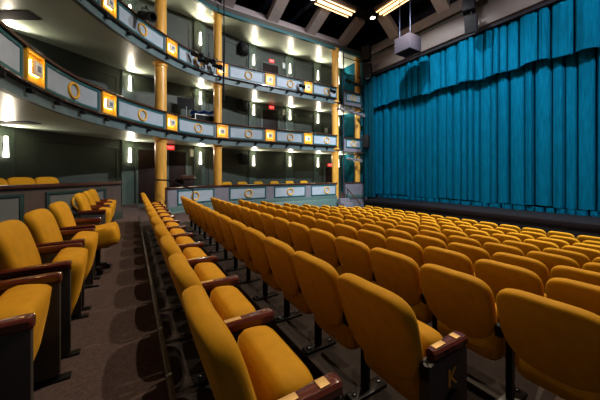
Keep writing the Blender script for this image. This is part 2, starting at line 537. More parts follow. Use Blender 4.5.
def add_lamp_panel(parent, s, z0, z1, light=True):
    h = (z1-z0)/2; zc = (z0+z1)/2; hw = .26
    M = fmat(s, -.005, zc)
    bm = bmesh.new()
    b = .035
    for lo, hi in (((-hw, -h), (hw, -h+b)), ((-hw, h-b), (hw, h)), ((-hw, -h+b), (-hw+b, h-b)), ((hw-b, -h+b), (hw, h-b))):
        box(bm, (lo[0], -.055, lo[1]), (hi[0], 0.0, hi[1]), .006, M)
    box(bm, (-hw, -.008, -h), (hw, 0.004, h), 0, M)
    p = link_mesh('lamp_panel', bm, M_GOLD, parent)
    bm = bmesh.new()
    for lo, hi in (((-.12, -.12), (.12, -.09)), ((-.12, .09), (.12, .12)), ((-.12, -.09), (-.09, .09)), ((.09, -.09), (.12, .09))):
        box(bm, (lo[0], -.028, lo[1]), (hi[0], -.0085, hi[1]), 0, M)
    link_mesh('glow_strip', bm, M_GLOW, p)
    bm = bmesh.new(); box(bm, (-.13, -.085, -.13), (.13, -.04, .13), .01, M); box(bm, (-.05, -.0395, -.05), (.05, -.0125, .05), 0, M)
    link_mesh('lamp_box', bm, M_BEZ, p)
    bm = bmesh.new(); box(bm, (-.085, -.092, -.085), (.085, -.0855, .085), .002, M)
    link_mesh('box_rim', bm, M_WLINE, p)
    bm = bmesh.new(); box(bm, (-.055, -.099, -.055), (.055, -.0925, .055), .002, M)
    link_mesh('box_face', bm, M_BEZC, p)

BAL = []
for k, R in enumerate(TIER):
    nm = ('lower', 'upper')[k]
    b = thing('balcony', nm + ' curved balcony with blue grey ringed panels and glowing yellow lamp squares', 'balcony', (3.3, 12.4, R-.94))
    b.location = (0, 0, 0)
    BAL.append(b)
    bm = bmesh.new(); sweep(bm, [(-.07, R-.075), (.15, R-.075), (.16, R-.03), (.12, R), (-.04, R), (-.08, R-.03)], 0, S_END)
    link_mesh('handrail', bm, M_RAIL, b)
    bm = bmesh.new(); sweep(bm, rect(0, .09, R-.70, R-.076), 0, S_END)
    link_mesh('fascia', bm, M_FASC if k == 0 else M_FASC, b)
    bm = bmesh.new(); sweep(bm, [(-.08, R-.70), (.10, R-.70), (.10, R-.665), (-.04, R-.655), (-.08, R-.675)], 0, S_END)
    link_mesh('ledge', bm, M_RAIL, b)
    bm = bmesh.new(); sweep(bm, rect(.05, .16, R-.93, R-.701), 0, S_END)
    link_mesh('lower_band', bm, M_BAND, b)
    bm = bmesh.new(); sweep(bm, rect(.0, .10, R-.965, R-.931), 0, S_END)
    link_mesh('edge_moulding', bm, M_BAND, b)
    link_mesh('soffit', slab(R-.94, R-.90, .16), M_SOF, b)
    link_mesh('deck', slab(R-.899, R-.85, .16), M_CARPET, b)
    zl, zh = R-.64, R-.10
    for s in RING_S:
        prev = [q for q in LAMP_S if q < s][-1]
        nxt = [q for q in LAMP_S if q > s]
        s0 = prev+.34
        s1 = (nxt[0]-.34) if nxt else S_END-.03
        add_panel(b, s0, s1, zl, zh, s)
    for s in LAMP_S: add_lamp_panel(b, s, zl-.01, zh+.02)

# box fronts beyond the last column
for k, R in enumerate(TIER):
    b = BAL[k]
    x0, x1, Y = 10.62, 12.0, 12.1
    link_mesh('handrail', BX((x0, Y-.07, R-.16), (x1, Y+.15, R-.09), .015), M_RAIL, b)
    link_mesh('fascia', BX((x0, Y, R-.93), (x1, Y+.1, R-.161)), M_FASC, b)
    p = link_mesh('fascia_panel', BX((x0+.12, Y-.014, R-.70), (x1-.05, Y-.001, R-.19)), M_PANEL, b)
    bm = bmesh.new()
    for lo, hi in (((x0+.12, R-.70), (x1-.05, R-.63)), ((x0+.12, R-.26), (x1-.05, R-.19)), ((x0+.12, R-.63), (x0+.19, R-.26)), ((x1-.12, R-.63), (x1-.05, R-.26))):
        box(bm, (lo[0], Y-.03, lo[1]), (hi[0], Y-.0145, hi[1]), .004)
    link_mesh('panel_frame', bm, M_TEAL, p)
    bm = bmesh.new(); torus(bm, .165, .028, Matrix.Translation(((x0+x1)/2+.03, Y-.035, R-.445)) @ Matrix.Rotation(PI/2, 4, 'X'))
    link_mesh('gold_ring', bm, M_GOLD, p)

# ground-floor parapet of the side boxes
t = thing('box_parapet', 'low ground floor parapet with blue grey ringed panels and dark wood rail', 'parapet', (0, 0, 0))
R = -.49; s0 = 9.75
bm = bmesh.new(); sweep(bm, [(-.06, R-.07), (.16, R-.07), (.17, R-.03), (.12, R), (-.03, R), (-.07, R-.03)], s0, S_END)
link_mesh('handrail', bm, M_RAIL, t)
bm = bmesh.new(); sweep(bm, rect(0, .1, -2.38, R-.071), s0, S_END)
link_mesh('fascia', bm, M_FASC, t)
bm = bmesh.new(); sweep(bm, [(-.05, -2.38), (-.001, -2.38), (-.001, R-.74), (-.03, R-.74), (-.05, R-.80)], s0, S_END)
sweep(bm, [(-.16, -2.38), (-.051, -2.38), (-.051, R-.92), (-.11, R-.92), (-.16, R-.98)], s0, S_END)
link_mesh('base_moulding', bm, M_TEALL, t)
for a, r_, c in ((10.22, 11.09, 12.02), (12.72, 13.64, 14.55), (15.0, 15.91, 16.85), (17.22, 18.27, 18.95)):
    add_panel(t, a, c, R-.70, R-.13, r_)
t = thing('box_parapet', 'plain short lavender grey parapet at the foot of the last column by the stage', 'parapet', (0, 0, 0))
link_mesh('handrail', BX((10.75, 12.04, R-.06), (12.3, 12.25, R), .012), M_RAIL, t)
link_mesh('fascia', BX((10.75, 12.1, -2.38), (12.3, 12.2, R-.061)), M_FASC, t)
bm = bmesh.new(); box(bm, (10.75, 12.03, R-.95), (12.3, 12.099, R-.75), .02)
link_mesh('base_moulding', bm, M_TEALL, t)

# rear box parapet on the left
t = thing('box_parapet', 'dark wood capped parapet with grey panels behind the loose chairs on the left', 'parapet', (0, 0, 0))
A, B = Vector((-3.0, 5.3)), Vector((-.24, 8.87))
tg = (B-A).normalized(); nn = Vector((-tg.y, tg.x)); L = (B-A).length
MB = Matrix(((tg.x, nn.x, 0, A.x), (tg.y, nn.y, 0, A.y), (0, 0, 1, 0), (0, 0, 0, 1)))
link_mesh('handrail', BX((0, -.06, -.27), (L, .16, -.20), .018, MB), M_RAIL, t)
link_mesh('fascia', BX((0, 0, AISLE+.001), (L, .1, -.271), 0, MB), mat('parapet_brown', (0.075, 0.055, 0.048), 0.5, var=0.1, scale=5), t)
for a, b_, ring in ((L-2.0, L-.52, L-1.28), (L-3.75, L-2.4, None)):
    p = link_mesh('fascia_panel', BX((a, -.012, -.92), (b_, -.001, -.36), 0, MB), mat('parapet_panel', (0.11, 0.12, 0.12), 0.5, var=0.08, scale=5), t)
    bm = bmesh.new()
    for lo, hi in (((a, -.92), (b_, -.86)), ((a, -.42), (b_, -.36)), ((a, -.86), (a+.07, -.42)), ((b_-.07, -.86), (b_, -.42))):
        box(bm, (lo[0], -.035, lo[1]), (hi[0], -.0125, hi[1]), .004, MB)
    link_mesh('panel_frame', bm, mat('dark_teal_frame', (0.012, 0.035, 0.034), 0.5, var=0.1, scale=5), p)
    if ring:
        bm = bmesh.new(); torus(bm, .17, .026, MB @ Matrix.Translation((ring, -.04, -.62)) @ Matrix.Rotation(PI/2, 4, 'X'))
        link_mesh('gold_ring', bm, M_GOLD, p)
bm = bmesh.new()
box(bm, (0, -.05, AISLE+.002), (L, -.0005, -1.0), .01, MB)
link_mesh('base_moulding', bm, mat('parapet_base', (0.03, 0.04, 0.035), 0.5, var=0.1, scale=5), t)

# ------------------------------------------------------------------ columns
CL = [(.92, 11.12, .195), (3.33, 12.38, .18), (10.1, 12.28, .20), (12.08, 12.5, .17)]
CN = ['leftmost', 'second', 'third', 'last']
for i, (x, y, r) in enumerate(CL):
    for lv in range(3):
        z0 = (AISLE if i == 0 else -1.9) if lv == 0 else TIER[lv-1]-.848
        if lv == 0 and i > 0: z0 = -2.3
        z1 = SOF[lv] - .002
        t = thing('column', f'honey yellow wooden column, {CN[i]} from the left, ' + ('on the ground floor', 'on the lower balcony', 'on the upper balcony')[lv], 'column', (x, y, z0))
        h = z1-z0
        bm = bmesh.new(); lathe(bm, [(r, .10), (r, h-.16)], 24); link_mesh('shaft', bm, M_COLM, t)
        bm = bmesh.new(); lathe(bm, [(r, h-.16), (r+.03, h-.15), (r+.035, h-.11), (r+.015, h-.10), (r+.02, h-.06), (r+.055, h-.04), (r+.055, h)], 24)
        link_mesh('capital', bm, M_COLM, t)
        bm = bmesh.new(); lathe(bm, [(r+.05, 0), (r+.05, .05), (r+.02, .08), (r, .10)], 24)
        link_mesh('base', bm, M_COLM, t)

# ------------------------------------------------------------------ sconces
def sconce(x, z, label, h=.58):
    M = wmat(x, .13, z)
    t = thing('wall_sconce', label, 'sconce', (0, 0, 0), 0, 'wall sconces')
    t.matrix_world = M
    bm = bmesh.new(); lathe(bm, [(.058, -h/2), (.060, -h/2+.03), (.038, h/2-.02), (.034, h/2)], 14)
    link_mesh('glass_shade', bm, M_SCON, t)
    bm = bmesh.new(); box(bm, (-.03, .055, -.12), (.03, .07, .10), .004); box(bm, (-.015, .03, -.03), (.015, .056, .03))
    link_mesh('bracket', bm, M_BLK, t)
    d = bpy.data.lights.new('sconce_light', 'SPOT')
    d.energy = 75; d.color = (1.0, 0.86, 0.66); d.spot_size = math.radians(130); d.spot_blend = 0.5; d.shadow_soft_size = .05
    o = bpy.data.objects.new('sconce_light', d); COL.objects.link(o); o.parent = t
    o.location = (0, -.07, h/2+.03); o.rotation_euler = (PI+.92, 0, 0)
SNAME = ['leftmost', 'second', 'third', 'fourth', 'fifth', 'sixth', 'last']
for lv, (z, nm) in enumerate(((.75, 'ground floor wall'), (3.60, 'lower balcony wall'), (6.42, 'upper balcony wall'))):
    for i, x in enumerate(SCX):
        sconce(x, z, f'glowing tapered wall sconce, {SNAME[i]} from the left on the {nm}')

for x, nm in ((-4.45, 'nearer'), (-4.95, 'farther')):
    for z, lv in ((.75, 'ground floor'), (3.60, 'lower balcony'), (6.42, 'upper balcony')):
        sconce(x, z, f'glowing wall sconce past the left picture edge, the {nm} one on the {lv}')

# ------------------------------------------------------------------ doors, exit signs, plates, wall speakers
def door(n, x0, x1, z0, z1):
    xm = (x0+x1)/2
    M = wmat(xm, 0, 0); hw = (x1-x0)/2
    t = bpy.data.objects.new(f'door_{n}', None); COL.objects.link(t); t['kind'] = 'structure'
    t.matrix_world = M
    bm = bmesh.new(); box(bm, (-hw, -.03, z0+.01), (hw, -.002, z1), .004)
    link_mesh('door_leaf', bm, M_DOOR, t)
    bm = bmesh.new()
    box(bm, (-hw-.1, -.05, z0+.01), (-hw-.001, -.002, z1+.1), .005); box(bm, (hw+.001, -.05, z0+.01), (hw+.1, -.002, z1+.1), .005)
    box(bm, (-hw, -.05, z1+.001), (hw, -.002, z1+.1), .005)
    link_mesh('door_frame', bm, M_FRAME, t)
    bm = bmesh.new(); tube(bm, [(hw-.1, -.03, z0+.95), (hw-.1, -.08, z0+.95), (hw-.1, -.08, z0+1.15), (hw-.1, -.03, z0+1.15)], .012)
    link_mesh('door_handle', bm, M_BLK, t)
door(1, .22, 1.16, AISLE, 1.0)
door(2, 1.38, 2.12, AISLE, 1.0)
door(3, 6.42, 7.42, FLR[1], 3.72)
door(4, 6.42, 7.42, FLR[2], 6.42)
door(5, 10.95, 11.75, -2.3, .42)

def exit_sign(x, z, label, off=.06):
    t = thing('exit_sign', label, 'exit sign', (0, 0, 0))
    t.matrix_world = wmat(x, off, z)
    bm = bmesh.new(); box(bm, (-.16, -.03, -.10), (.16, .03, .10), .008); link_mesh('sign_box', bm, M_EXIT, t)
    bm = bmesh.new(); box(bm, (-.02, .0301, -.03), (.02, off-.002, .03)); link_mesh('bracket', bm, M_BLK, t)
    text_mesh('sign_letters', 'EXIT', .13, .004, Matrix.Translation((0, -.033, 0)) @ Matrix.Rotation(PI/2, 4, 'X'), M_EXITW, t)
exit_sign(1.45, 1.16, 'red exit sign above the ground floor door beside the leftmost column')
exit_sign(6.98, 3.90, 'red exit sign above the lower balcony door')
exit_sign(6.98, 6.62, 'red exit sign above the upper balcony door')
exit_sign(11.32, .60, 'red exit sign above the ground floor door near the stage')

def plate(x, z, label, w=.13, h=.18):
    t = thing('wall_notice', label, 'notice plate', (0, 0, 0), 0, 'pale wall plates')
    t.matrix_world = wmat(x, .02, z)
    bm = bmesh.new(); box(bm, (-w, -.012, -h), (w, .018, h), .006); link_mesh('plate', bm, M_SIGN, t)
    bm = bmesh.new(); box(bm, (-w*.7, -.016, -h*.7), (w*.7, -.0122, h*.7), .001); link_mesh('plate_face', bm, M_WHITE, t)
plate(7.85, 3.72, 'pale wall plate right of the lower balcony door')
plate(7.85, 6.55, 'pale wall plate right of the upper balcony door')
plate(11.05, 2.9, 'pale wall plate right of the sixth sconce on the lower balcony')
plate(2.42, .98, 'pale wall plate left of the third ground floor sconce')

def wall_speaker(x, z, label):
    t = thing('wall_speaker', label, 'speaker', (0, 0, 0), 0, 'black wall speakers')
    t.matrix_world = wmat(x, .22, z) @ Matrix.Rotation(math.radians(-14), 4, 'X') @ Matrix.Rotation(math.radians(12), 4, 'Z')
    bm = bmesh.new(); box(bm, (-.24, -.15, -.28), (.24, .12, .28), .02); link_mesh('cabinet', bm, M_BLKP, t)
    bm = bmesh.new(); box(bm, (-.21, -.165, -.25), (.21, -.151, .25), .006); link_mesh('grille', bm, M_SPKD, t)
    bm = bmesh.new(); tube(bm, [(0, .12, 0), (0, .2, .02)], .03); link_mesh('bracket', bm, M_BLK, t)
wall_speaker(5.02, .80, 'black speaker tilted down on the ground floor wall')
wall_speaker(5.02, 3.66, 'black speaker tilted down on the lower balcony wall')
wall_speaker(5.02, 6.70, 'black speaker tilted down on the upper balcony wall')

# ------------------------------------------------------------------ seats
def sup(n, w, h, e_top=3.2, e_bot=3.0, taper=0.0):
    """rounded outline in (y, z), centred"""
    pts = []
    for i in range(n):
        a = 2*PI*i/n
        c, s = math.cos(a), math.sin(a)
        e = e_top if s > 0 else e_bot
        y = math.copysign(abs(c)**(2/e), c)*w/2
        z = math.copysign(abs(s)**(2/e), s)*h/2
        y *= 1 + taper*(z/(h/2))
        pts.append((y, z))
    return pts
def pad(outline, rings, bend=None):
    """rings: (scale, x) from rear centre round the rim to front centre; closed mesh"""
    bm = bmesh.new()
    R = []
    for s, x in rings:
        pts = []
        for y, z in outline:
            p = Vector((x, y*s, z*s))
            if bend: p = bend(p)
            pts.append(p)
        R.append(pts)
    ring_loft(bm, R)
    return bm
BACK_H = .50
def back_bend(p):
    # slight curve round the sitter, lean backwards
    x = p.x + .30*p.y*p.y
    z = p.z
    lean = math.radians(17)
    xx = x*math.cos(lean) - z*math.sin(lean)
    zz = x*math.sin(lean) + z*math.cos(lean)
    return Vector((xx + .072, p.y, zz + .640))
out_b = sup(56, .518, BACK_H, 4.0, 2.8, .045)
back_bm = pad(out_b, [(.05, -.040), (.5, -.040), (.88, -.037), (.965, -.033), (.99, -.024), (1.0, -.010), (1.0, .006), (.988, .022), (.955, .038), (.89, .050), (.6, .062), (.05, .068)], back_bend)
def cush_bm(tilt, hx, hz, L=.43, T=.14, W=.46):
    out = sup(44, W, L, 6.5, 6.5)
    bm = pad(out, [(.05, -T/2), (.6, -T/2), (.92, -T*.46), (.985, -T*.3), (1.0, -T*.1), (1.0, T*.15), (.985, T*.33), (.93, T*.46), (.6, T*.53), (.05, T*.55)])
    # local pad: x = thickness (front = sitting side), z = length; hinge end at z = -L/2
    a = math.radians(tilt)          # 0 = upright against the back, 90 = lowered
    M = Matrix.Translation((hx, 0, hz)) @ Matrix.Rotation(a, 4, 'Y') @ Matrix.Translation((0, 0, L/2))
    bmesh.ops.transform(bm, matrix=M, verts=bm.verts[:])
    return bm
def arm_bm(x0=.15, x1=.43, z=.63, w=.062):
    bm = bmesh.new()
    rings = []
    for x, s, dz in ((x0, .7, .002), (x0+.02, .9, 0), (x0+.15, 1, 0), (x1-.12, 1.08, 0), (x1-.03, 1.15, .002), (x1-.008, 1.1, .0), (x1, .8, -.004)):
        hw = w/2*s; zt = z+dz; zb = z-.052
        rings.append([Vector((x, y, zz)) for y, zz in ((-hw, zb+.012), (-hw+.01, zb), (hw-.01, zb), (hw, zb+.012), (hw, zt-.014), (hw-.010, zt-.003), (0, zt), (-hw+.010, zt-.003), (-hw, zt-.014))])
    ring_loft(bm, rings)
    return bm
def stand_bm():
    bm = bmesh.new()
    box(bm, (.25, -.02, .02), (.305, .02, .575), .008)
    box(bm, (.10, -.022, .50), (.38, .022, .577), .008)
    return bm
def foot_bm():
    bm = bmesh.new()
    box(bm, (.14, -.045, .0), (.44, .045, .022), .008)
    lathe(bm, [(.014, .022), (.014, .032), (.006, .036)], 8, Matrix.Translation((.18, 0, 0)))
    lathe(bm, [(.014, .022), (.014, .032), (.006, .036)], 8, Matrix.Translation((.40, 0, 0)))
    return bm
SP = .545
def make_seat(label, panels=False):
    t = thing('theatre_seat', label, 'seat', (0, 0, 0), 0, 'mustard theatre seats in the raked rows')
    link_mesh('backrest', back_bm.copy(), M_SEAT, t, 60)
    link_mesh('seat_cushion', cush_bm(7, .262, .24, .385, .16, .465), M_SEAT, t, 60)
    bm = arm_bm(); bmesh.ops.translate(bm, verts=bm.verts[:], vec=(0, -SP/2, 0))
    a = link_mesh('armrest', bm, M_WOOD, t, 35)
    bm = BX((.18, -SP/2-.014, .627), (.26, -SP/2+.014, .633), .001)
    link_mesh('name_plaque', bm, M_BRASS, a)
    bm = stand_bm(); bmesh.ops.translate(bm, verts=bm.verts[:], vec=(0, -SP/2, 0))
    link_mesh('stand', bm, M_BLK, t)
    bm = foot_bm(); bmesh.ops.translate(bm, verts=bm.verts[:], vec=(0, -SP/2, 0))
    link_mesh('foot', bm, M_CHR, t)
    return t
def add_end(t, side, panel, letter=None):
    """closing arm (side +1 = far end) or an end panel under the near arm (side -1)"""
    y = side*SP/2
    if side > 0:
        bm = arm_bm(); bmesh.ops.translate(bm, verts=bm.verts[:], vec=(0, y, 0)); link_mesh('armrest', bm, M_WOOD, t, 35)
        bm = stand_bm(); bmesh.ops.translate(bm, verts=bm.verts[:], vec=(0, y, 0)); link_mesh('stand', bm, M_BLK, t)
    if panel:
        bm = BX((.11, y-.03, .03), (.425, y+.03, .577), .008)
        e = link_mesh('end_panel', bm, M_PAN, t)
        if letter:
            text_mesh('row_letter', letter, .12, .003, Matrix.Translation((.28, y-.034, .47)) @ Matrix.Rotation(PI/2, 4, 'X'), M_GOLD, e)
            bm = bmesh.new(); lathe(bm, [(.075, 0), (.075, .012), (.06, .018), (.03, .018), (.028, .012), (.005, .012)], 20, Matrix.Translation((.28, y-.0305, .33)) @ Matrix.Rotation(PI/2, 4, 'X'))
            link_mesh('aisle_light', bm, M_BLK, e)
        bm = BX((.34, y-.02, .627), (.38, y+.02, .633), .001); link_mesh('number_plaque', bm, M_BRASS, e)
        
RNAME = ['rearmost row beside the aisle'] + [f'{ORD[i]} row from the rear' for i in range(2, 11)] + ['front row by the stage']
NEAR = [.74, .76] + [None]*9
FAR = [7.78, 7.85, 8.45, 8.45, 8.65, 8.6, 8.68, 8.68, 8.75, 8.8, 9.1]
proto = make_seat('mustard theatre seat')
for ri in range(11):
    X, Z = ROWX[ri], ROWF[ri]
    far = FAR[ri]
    near = NEAR[ri]
    if near is None:
        n = int(math.ceil((far-(.176*X - .30))/SP))
    else:
        n = 13
        far = near + n*SP
    for k in range(n):
        y = far - (k+.5)*SP
        lab = f'mustard theatre seat, {ORD[k+1]} from the far end of the {RNAME[ri]}'
        if near is not None and k == n-1:
            lab = ('mustard theatre seat at the near aisle end of the rearmost row', 'mustard theatre seat whose dark end panel carries a gold letter K')[ri]
        o = copy_thing(proto, (X + SLOPE[ri]*(y-4.5) + random.uniform(-.004, .004), y, Z), -SLOPE[ri] + random.uniform(-.006, .006), lab)
        if k == 0: add_end(o, 1, False)
        if near is not None and k == n-1: add_end(o, -1, True, 'K' if ri == 1 else None)
for c in list(proto.children_recursive): bpy.data.objects.remove(c)
bpy.data.objects.remove(proto)

# ------------------------------------------------------------------ loose chairs along the aisle on the left
def make_side_chair(label, down=False, badge=False, y0=3):
    t = thing('aisle_chair', label, 'chair', (0, 0, 0), 0, 'mustard armchairs along the left of the aisle')
    link_mesh('backrest', back_bm.copy(), M_SEAT, t, 60)
    link_mesh('seat_cushion', cush_bm(80, .14, .385, .49, .24, .47) if down else cush_bm(10, .235 if y0 < 2 else .31, .22, .41, .18, .47), M_SEAT, t, 60)
    for sd in (-1, 1):
        y = sd*.285
        bm = arm_bm(.05, .41); bmesh.ops.translate(bm, verts=bm.verts[:], vec=(0, y, 0)); link_mesh('armrest', bm, M_WOOD, t, 35)
        bm = BX((.08, y-.02, .03), (.405, y+.02, .577), .008)
        p = link_mesh('side_panel', bm, M_PAN, t)
        if badge and sd < 0:
            bm = BX((.25, y-.024, .44), (.32, y-.0202, .51), .001); q = link_mesh('blue_badge', bm, M_BSIGN, p)
            bm = bmesh.new()
            torus(bm, .016, .004, Matrix.Translation((.283, y-.026, .465)) @ Matrix.Rotation(PI/2, 4, 'X'), 14, 6)
            tube(bm, [(.278, y-.026, .495), (.280, y-.026, .476), (.296, y-.026, .474), (.302, y-.026, .456)], .004, 6)
            o = link_mesh('wheelchair_symbol', bm, M_WHITE, p)
        bm = BX((.12, y-.03, .0), (.455, y+.03, .014), .005)
        link_mesh('foot', bm, M_BLK, t)
    if down:
        bm = bmesh.new()
        tube(bm, [(.30, 0, .05), (.30, 0, .36)], .03, 10)
        for a in (-50, 20, 100, 190): 
            ca, sa = math.cos(math.radians(a)), math.sin(math.radians(a))
            tube(bm, [(.30, 0, .09), (.30+.2*ca, .2*sa, .06)], .02, 8)
            lathe(bm, [(.012, -.02), (.03, -.02), (.03, .02), (.012, .02)], 10, Matrix.Translation((.30+.21*ca, .21*sa, .031)) @ Matrix.Rotation(PI/2, 4, 'X'))
        link_mesh('castor_base', bm, M_BLK, t)
    return t
SIDE = [(1.81, 'nearest mustard armchair on the left edge, its back cut off by the frame', 0, 0),
        (2.62, 'second nearest mustard armchair on the left, seat tipped up', 0, 0),
        (3.36, 'third mustard armchair on the left, seat tipped up', 0, 0),
        (4.18, 'fourth mustard armchair on the left with its seat folded down over a castor base', 1, 0),
        (5.75, 'mustard armchair with a blue wheelchair badge on its side panel', 0, 1),
        (6.6, 'second to last mustard armchair along the left of the aisle', 0, 0),
        (7.4, 'farthest mustard armchair along the left of the aisle', 0, 0)]
for y, lab, down, badge in SIDE:
    t = make_side_chair(lab, down, badge, y)
    t.location = (-.755, y, AISLE)
    t.rotation_euler = (0, 0, math.radians(random.uniform(-1.5, 1.5)))

# seats inside the boxes, only their tops show above the parapets
def box_seat(loc, rz, label, group):
    t = thing('box_chair', label, 'chair', loc, rz, group)
    link_mesh('backrest', back_bm.copy(), M_SEAT, t, 60)
    link_mesh('seat_cushion', cush_bm(80, .13, .42, .45, .14, .46), M_SEAT, t, 60)
    for sx, sy in ((.12, -.2), (.12, .2), (.5, -.2), (.5, .2)):
        bm = bmesh.new(); tube(bm, [(sx, sy, 0), (sx, sy, .38)], .018, 8); link_mesh('leg', bm, M_BLK, t)
rzb = math.atan2(tg.y, tg.x) - PI/2
for i, (u, lab) in enumerate(((3.33, 'rightmost of the mustard box seats behind the left parapet'), (2.80, 'second mustard box seat from the right behind the left parapet'),
                              (2.27, 'third mustard box seat from the right behind the left parapet, at the picture edge'))):
    p = A + tg*u + nn*.95
    box_seat((p.x, p.y, -.95), rzb, lab, 'mustard seats in the left rear box')
bmf = bmesh.new()
ring_loft(bmf, [[Vector((p.x, p.y, z)) for p in (A+nn*.11, B+nn*.11, B+nn*1.8-tg*.3, A+nn*1.8)] for z in (AISLE+.002, -.95)])
struct('floor_box', bmf, M_CARPET)
for i, x in enumerate((3.95, 4.75, 5.62, 6.55, 7.5, 8.45)):
    box_seat((x, 13.15, -1.27), -PI/2, f'mustard box seat, {ORD[i+1]} from the left behind the ground floor parapet', 'mustard seats in the ground floor boxes')
bmf = bmesh.new()
box(bmf, (3.4, 12.25, -2.38), (12.3, 14.35, -1.27)); struct('floor_side', bmf, M_CARPET)

# ------------------------------------------------------------------ ceiling grid: beams, catwalk, strip lights
for i, x in enumerate((1.4, 3.7, 6.0, 8.3, 10.6)):
    bm = bmesh.new()
    y0 = 12.35 if x > 3 else 11.2
    ring_loft(bm, [[Vector((x+dx, y, z+dz)) for dx, dz in ((-.28, 0), (.28, 0), (.28, .35), (-.28, .35))] for y, z in ((y0, 7.53), (10.68, 8.28))])
    b = struct(f'trim_{20+i}', bm, M_BEAM)
for i, y in enumerate((9.75, 7.0, 4.25, 1.5)):
    bm = bmesh.new()
    ring_loft(bm, [[Vector((x, y+dy, z+dz)) for dy, dz in ((-.28, 0), (.28, 0), (.28, .35), (-.28, .35))] for x, z in ((11.12, 8.28), (12.14, 7.45))])
    struct(f'trim_{30+i}', bm, M_BEAM)
t = thing('catwalk', 'dark steel lighting catwalk running round under the ceiling', 'catwalk', (0, 0, 0))
bm = bmesh.new(); box(bm, (2.0, 10.1, 8.42), (11.1, 10.66, 8.60), .01); box(bm, (10.5, -2.5, 8.42), (11.1, 10.0995, 8.60), .01)
link_mesh('deck', bm, M_BLKP, t)
for y in (10.12, 10.64):
    bm = bmesh.new(); tube(bm, [(2.0, y, 9.3), (11.0, y, 9.3)], .025); link_mesh('rail', bm, M_BLK, t)
for i in range(8):
    bm = bmesh.new(); x = 2.2+i*1.2; tube(bm, [(x, 10.64, 8.6), (x, 10.64, 9.58)], .025); link_mesh('post', bm, M_BLK, t)
def strip_light(c, L, along_x, label):
    t = thing('strip_light', label, 'ceiling light', c, 0 if along_x else PI/2)
    link_mesh('housing', BX((-L/2, -.36, .05), (L/2, .36, .219), .01), mat('lamp_housing', (0.10, 0.055, 0.03), 0.5, var=0.2, scale=8), t)
    for y in (-.26, .0, .26):
        bm = bmesh.new(); tube(bm, [(-L/2+.05, y, .0), (L/2-.05, y, .0)], .03 if y else .07, 10); link_mesh('tube', bm, M_FLUO, t)
strip_light((8.55, 10.38, 8.2), 2.2, True, 'glowing three tube strip light under the catwalk beside the side beams')
strip_light((10.8, 8.45, 8.2), 2.3, False, 'glowing three tube strip light under the catwalk towards the stage')
strip_light((6.0, 10.38, 8.2), 1.7, True, 'glowing strip light under the catwalk near the top edge, left of the other two')
def downlight(c, label):
    t = thing('downlight', label, 'downlight', c)
    bm = bmesh.new(); lathe(bm, [(.13, .0), (.15, .0), (.15, .21), (.06, .218)], 18); link_mesh('can', bm, M_BLKP, t)
    bm = bmesh.new(); lathe(bm, [(.02, -.012), (.12, -.010), (.125, -.001)], 18); link_mesh('lens', bm, M_LENS, t)
downlight((7.2, 10.38, 8.2), 'round white downlight left of the long strip light')
downlight((10.75, 10.0, 8.2), 'round white downlight at the corner between two strip lights')

# ------------------------------------------------------------------ hanging speakers
t = thing('hanging_speaker', 'grey purple speaker box hung on two rods in front of the curtain', 'speaker', (10.5, 7.7, 5.42))
link_mesh('cabinet', BX((-.40, -.40, 0), (.40, .40, .66), .02), M_SPKL, t)
link_mesh('grille', BX((-.36, -.36, -.012), (.36, .36, -.0005), .004), M_SPKD, t)
for x in (-.3, .3):
    bm = bmesh.new(); tube(bm, [(-.2, -x*.9, .655), (-.2, -x*.9, 4.17)], .018); link_mesh('hanging_rod', bm, M_BSTEEL, t)
def dark_speaker(c, wd, h, tilt, rz, label, arm):
    t = thing('hanging_speaker', label, 'speaker', c)
    M = Matrix.Rotation(math.radians(rz), 4, 'Z') @ Matrix.Rotation(math.radians(tilt), 4, 'X')
    bm = bmesh.new(); box(bm, (-wd/2, -.2, -h/2), (wd/2, .2, h/2), .02, M); link_mesh('cabinet', bm, M_SPKD, t)
    bm = bmesh.new(); box(bm, (-wd/2+.03, -.215, -h/2+.03), (wd/2-.03, -.2005, h/2-.03), .005, M); link_mesh('grille', bm, M_BLKP, t)
    bm = bmesh.new(); tube(bm, [(0, 0, h/2-.03), arm], .03); link_mesh('bracket', bm, M_BLK, t)
dark_speaker((11.3, 5.5, 6.82), .42, .86, 0, -70, 'upper of the two dark speakers hung before the proscenium header', (0, 0, 1.5))
dark_speaker((11.3, 5.42, 5.86), .42, .64, 22, -70, 'lower tilted dark speaker hung before the proscenium header', (0, 0, .5))
dark_speaker((11.55, 11.25, 6.95), .5, .85, 0, -60, 'upper of the two dark speakers at the far corner of the proscenium', (.1, .1, .75))
dark_speaker((11.55, 11.15, 5.95), .5, .75, 16, -60, 'lower tilted dark speaker at the far corner of the proscenium', (.05, .05, .5))
dark_speaker((11.6, 11.3, 1.9), .34, .75, 0, -60, 'dark narrow speaker mounted low beside the far edge of the curtain', (.3, .2, .4))

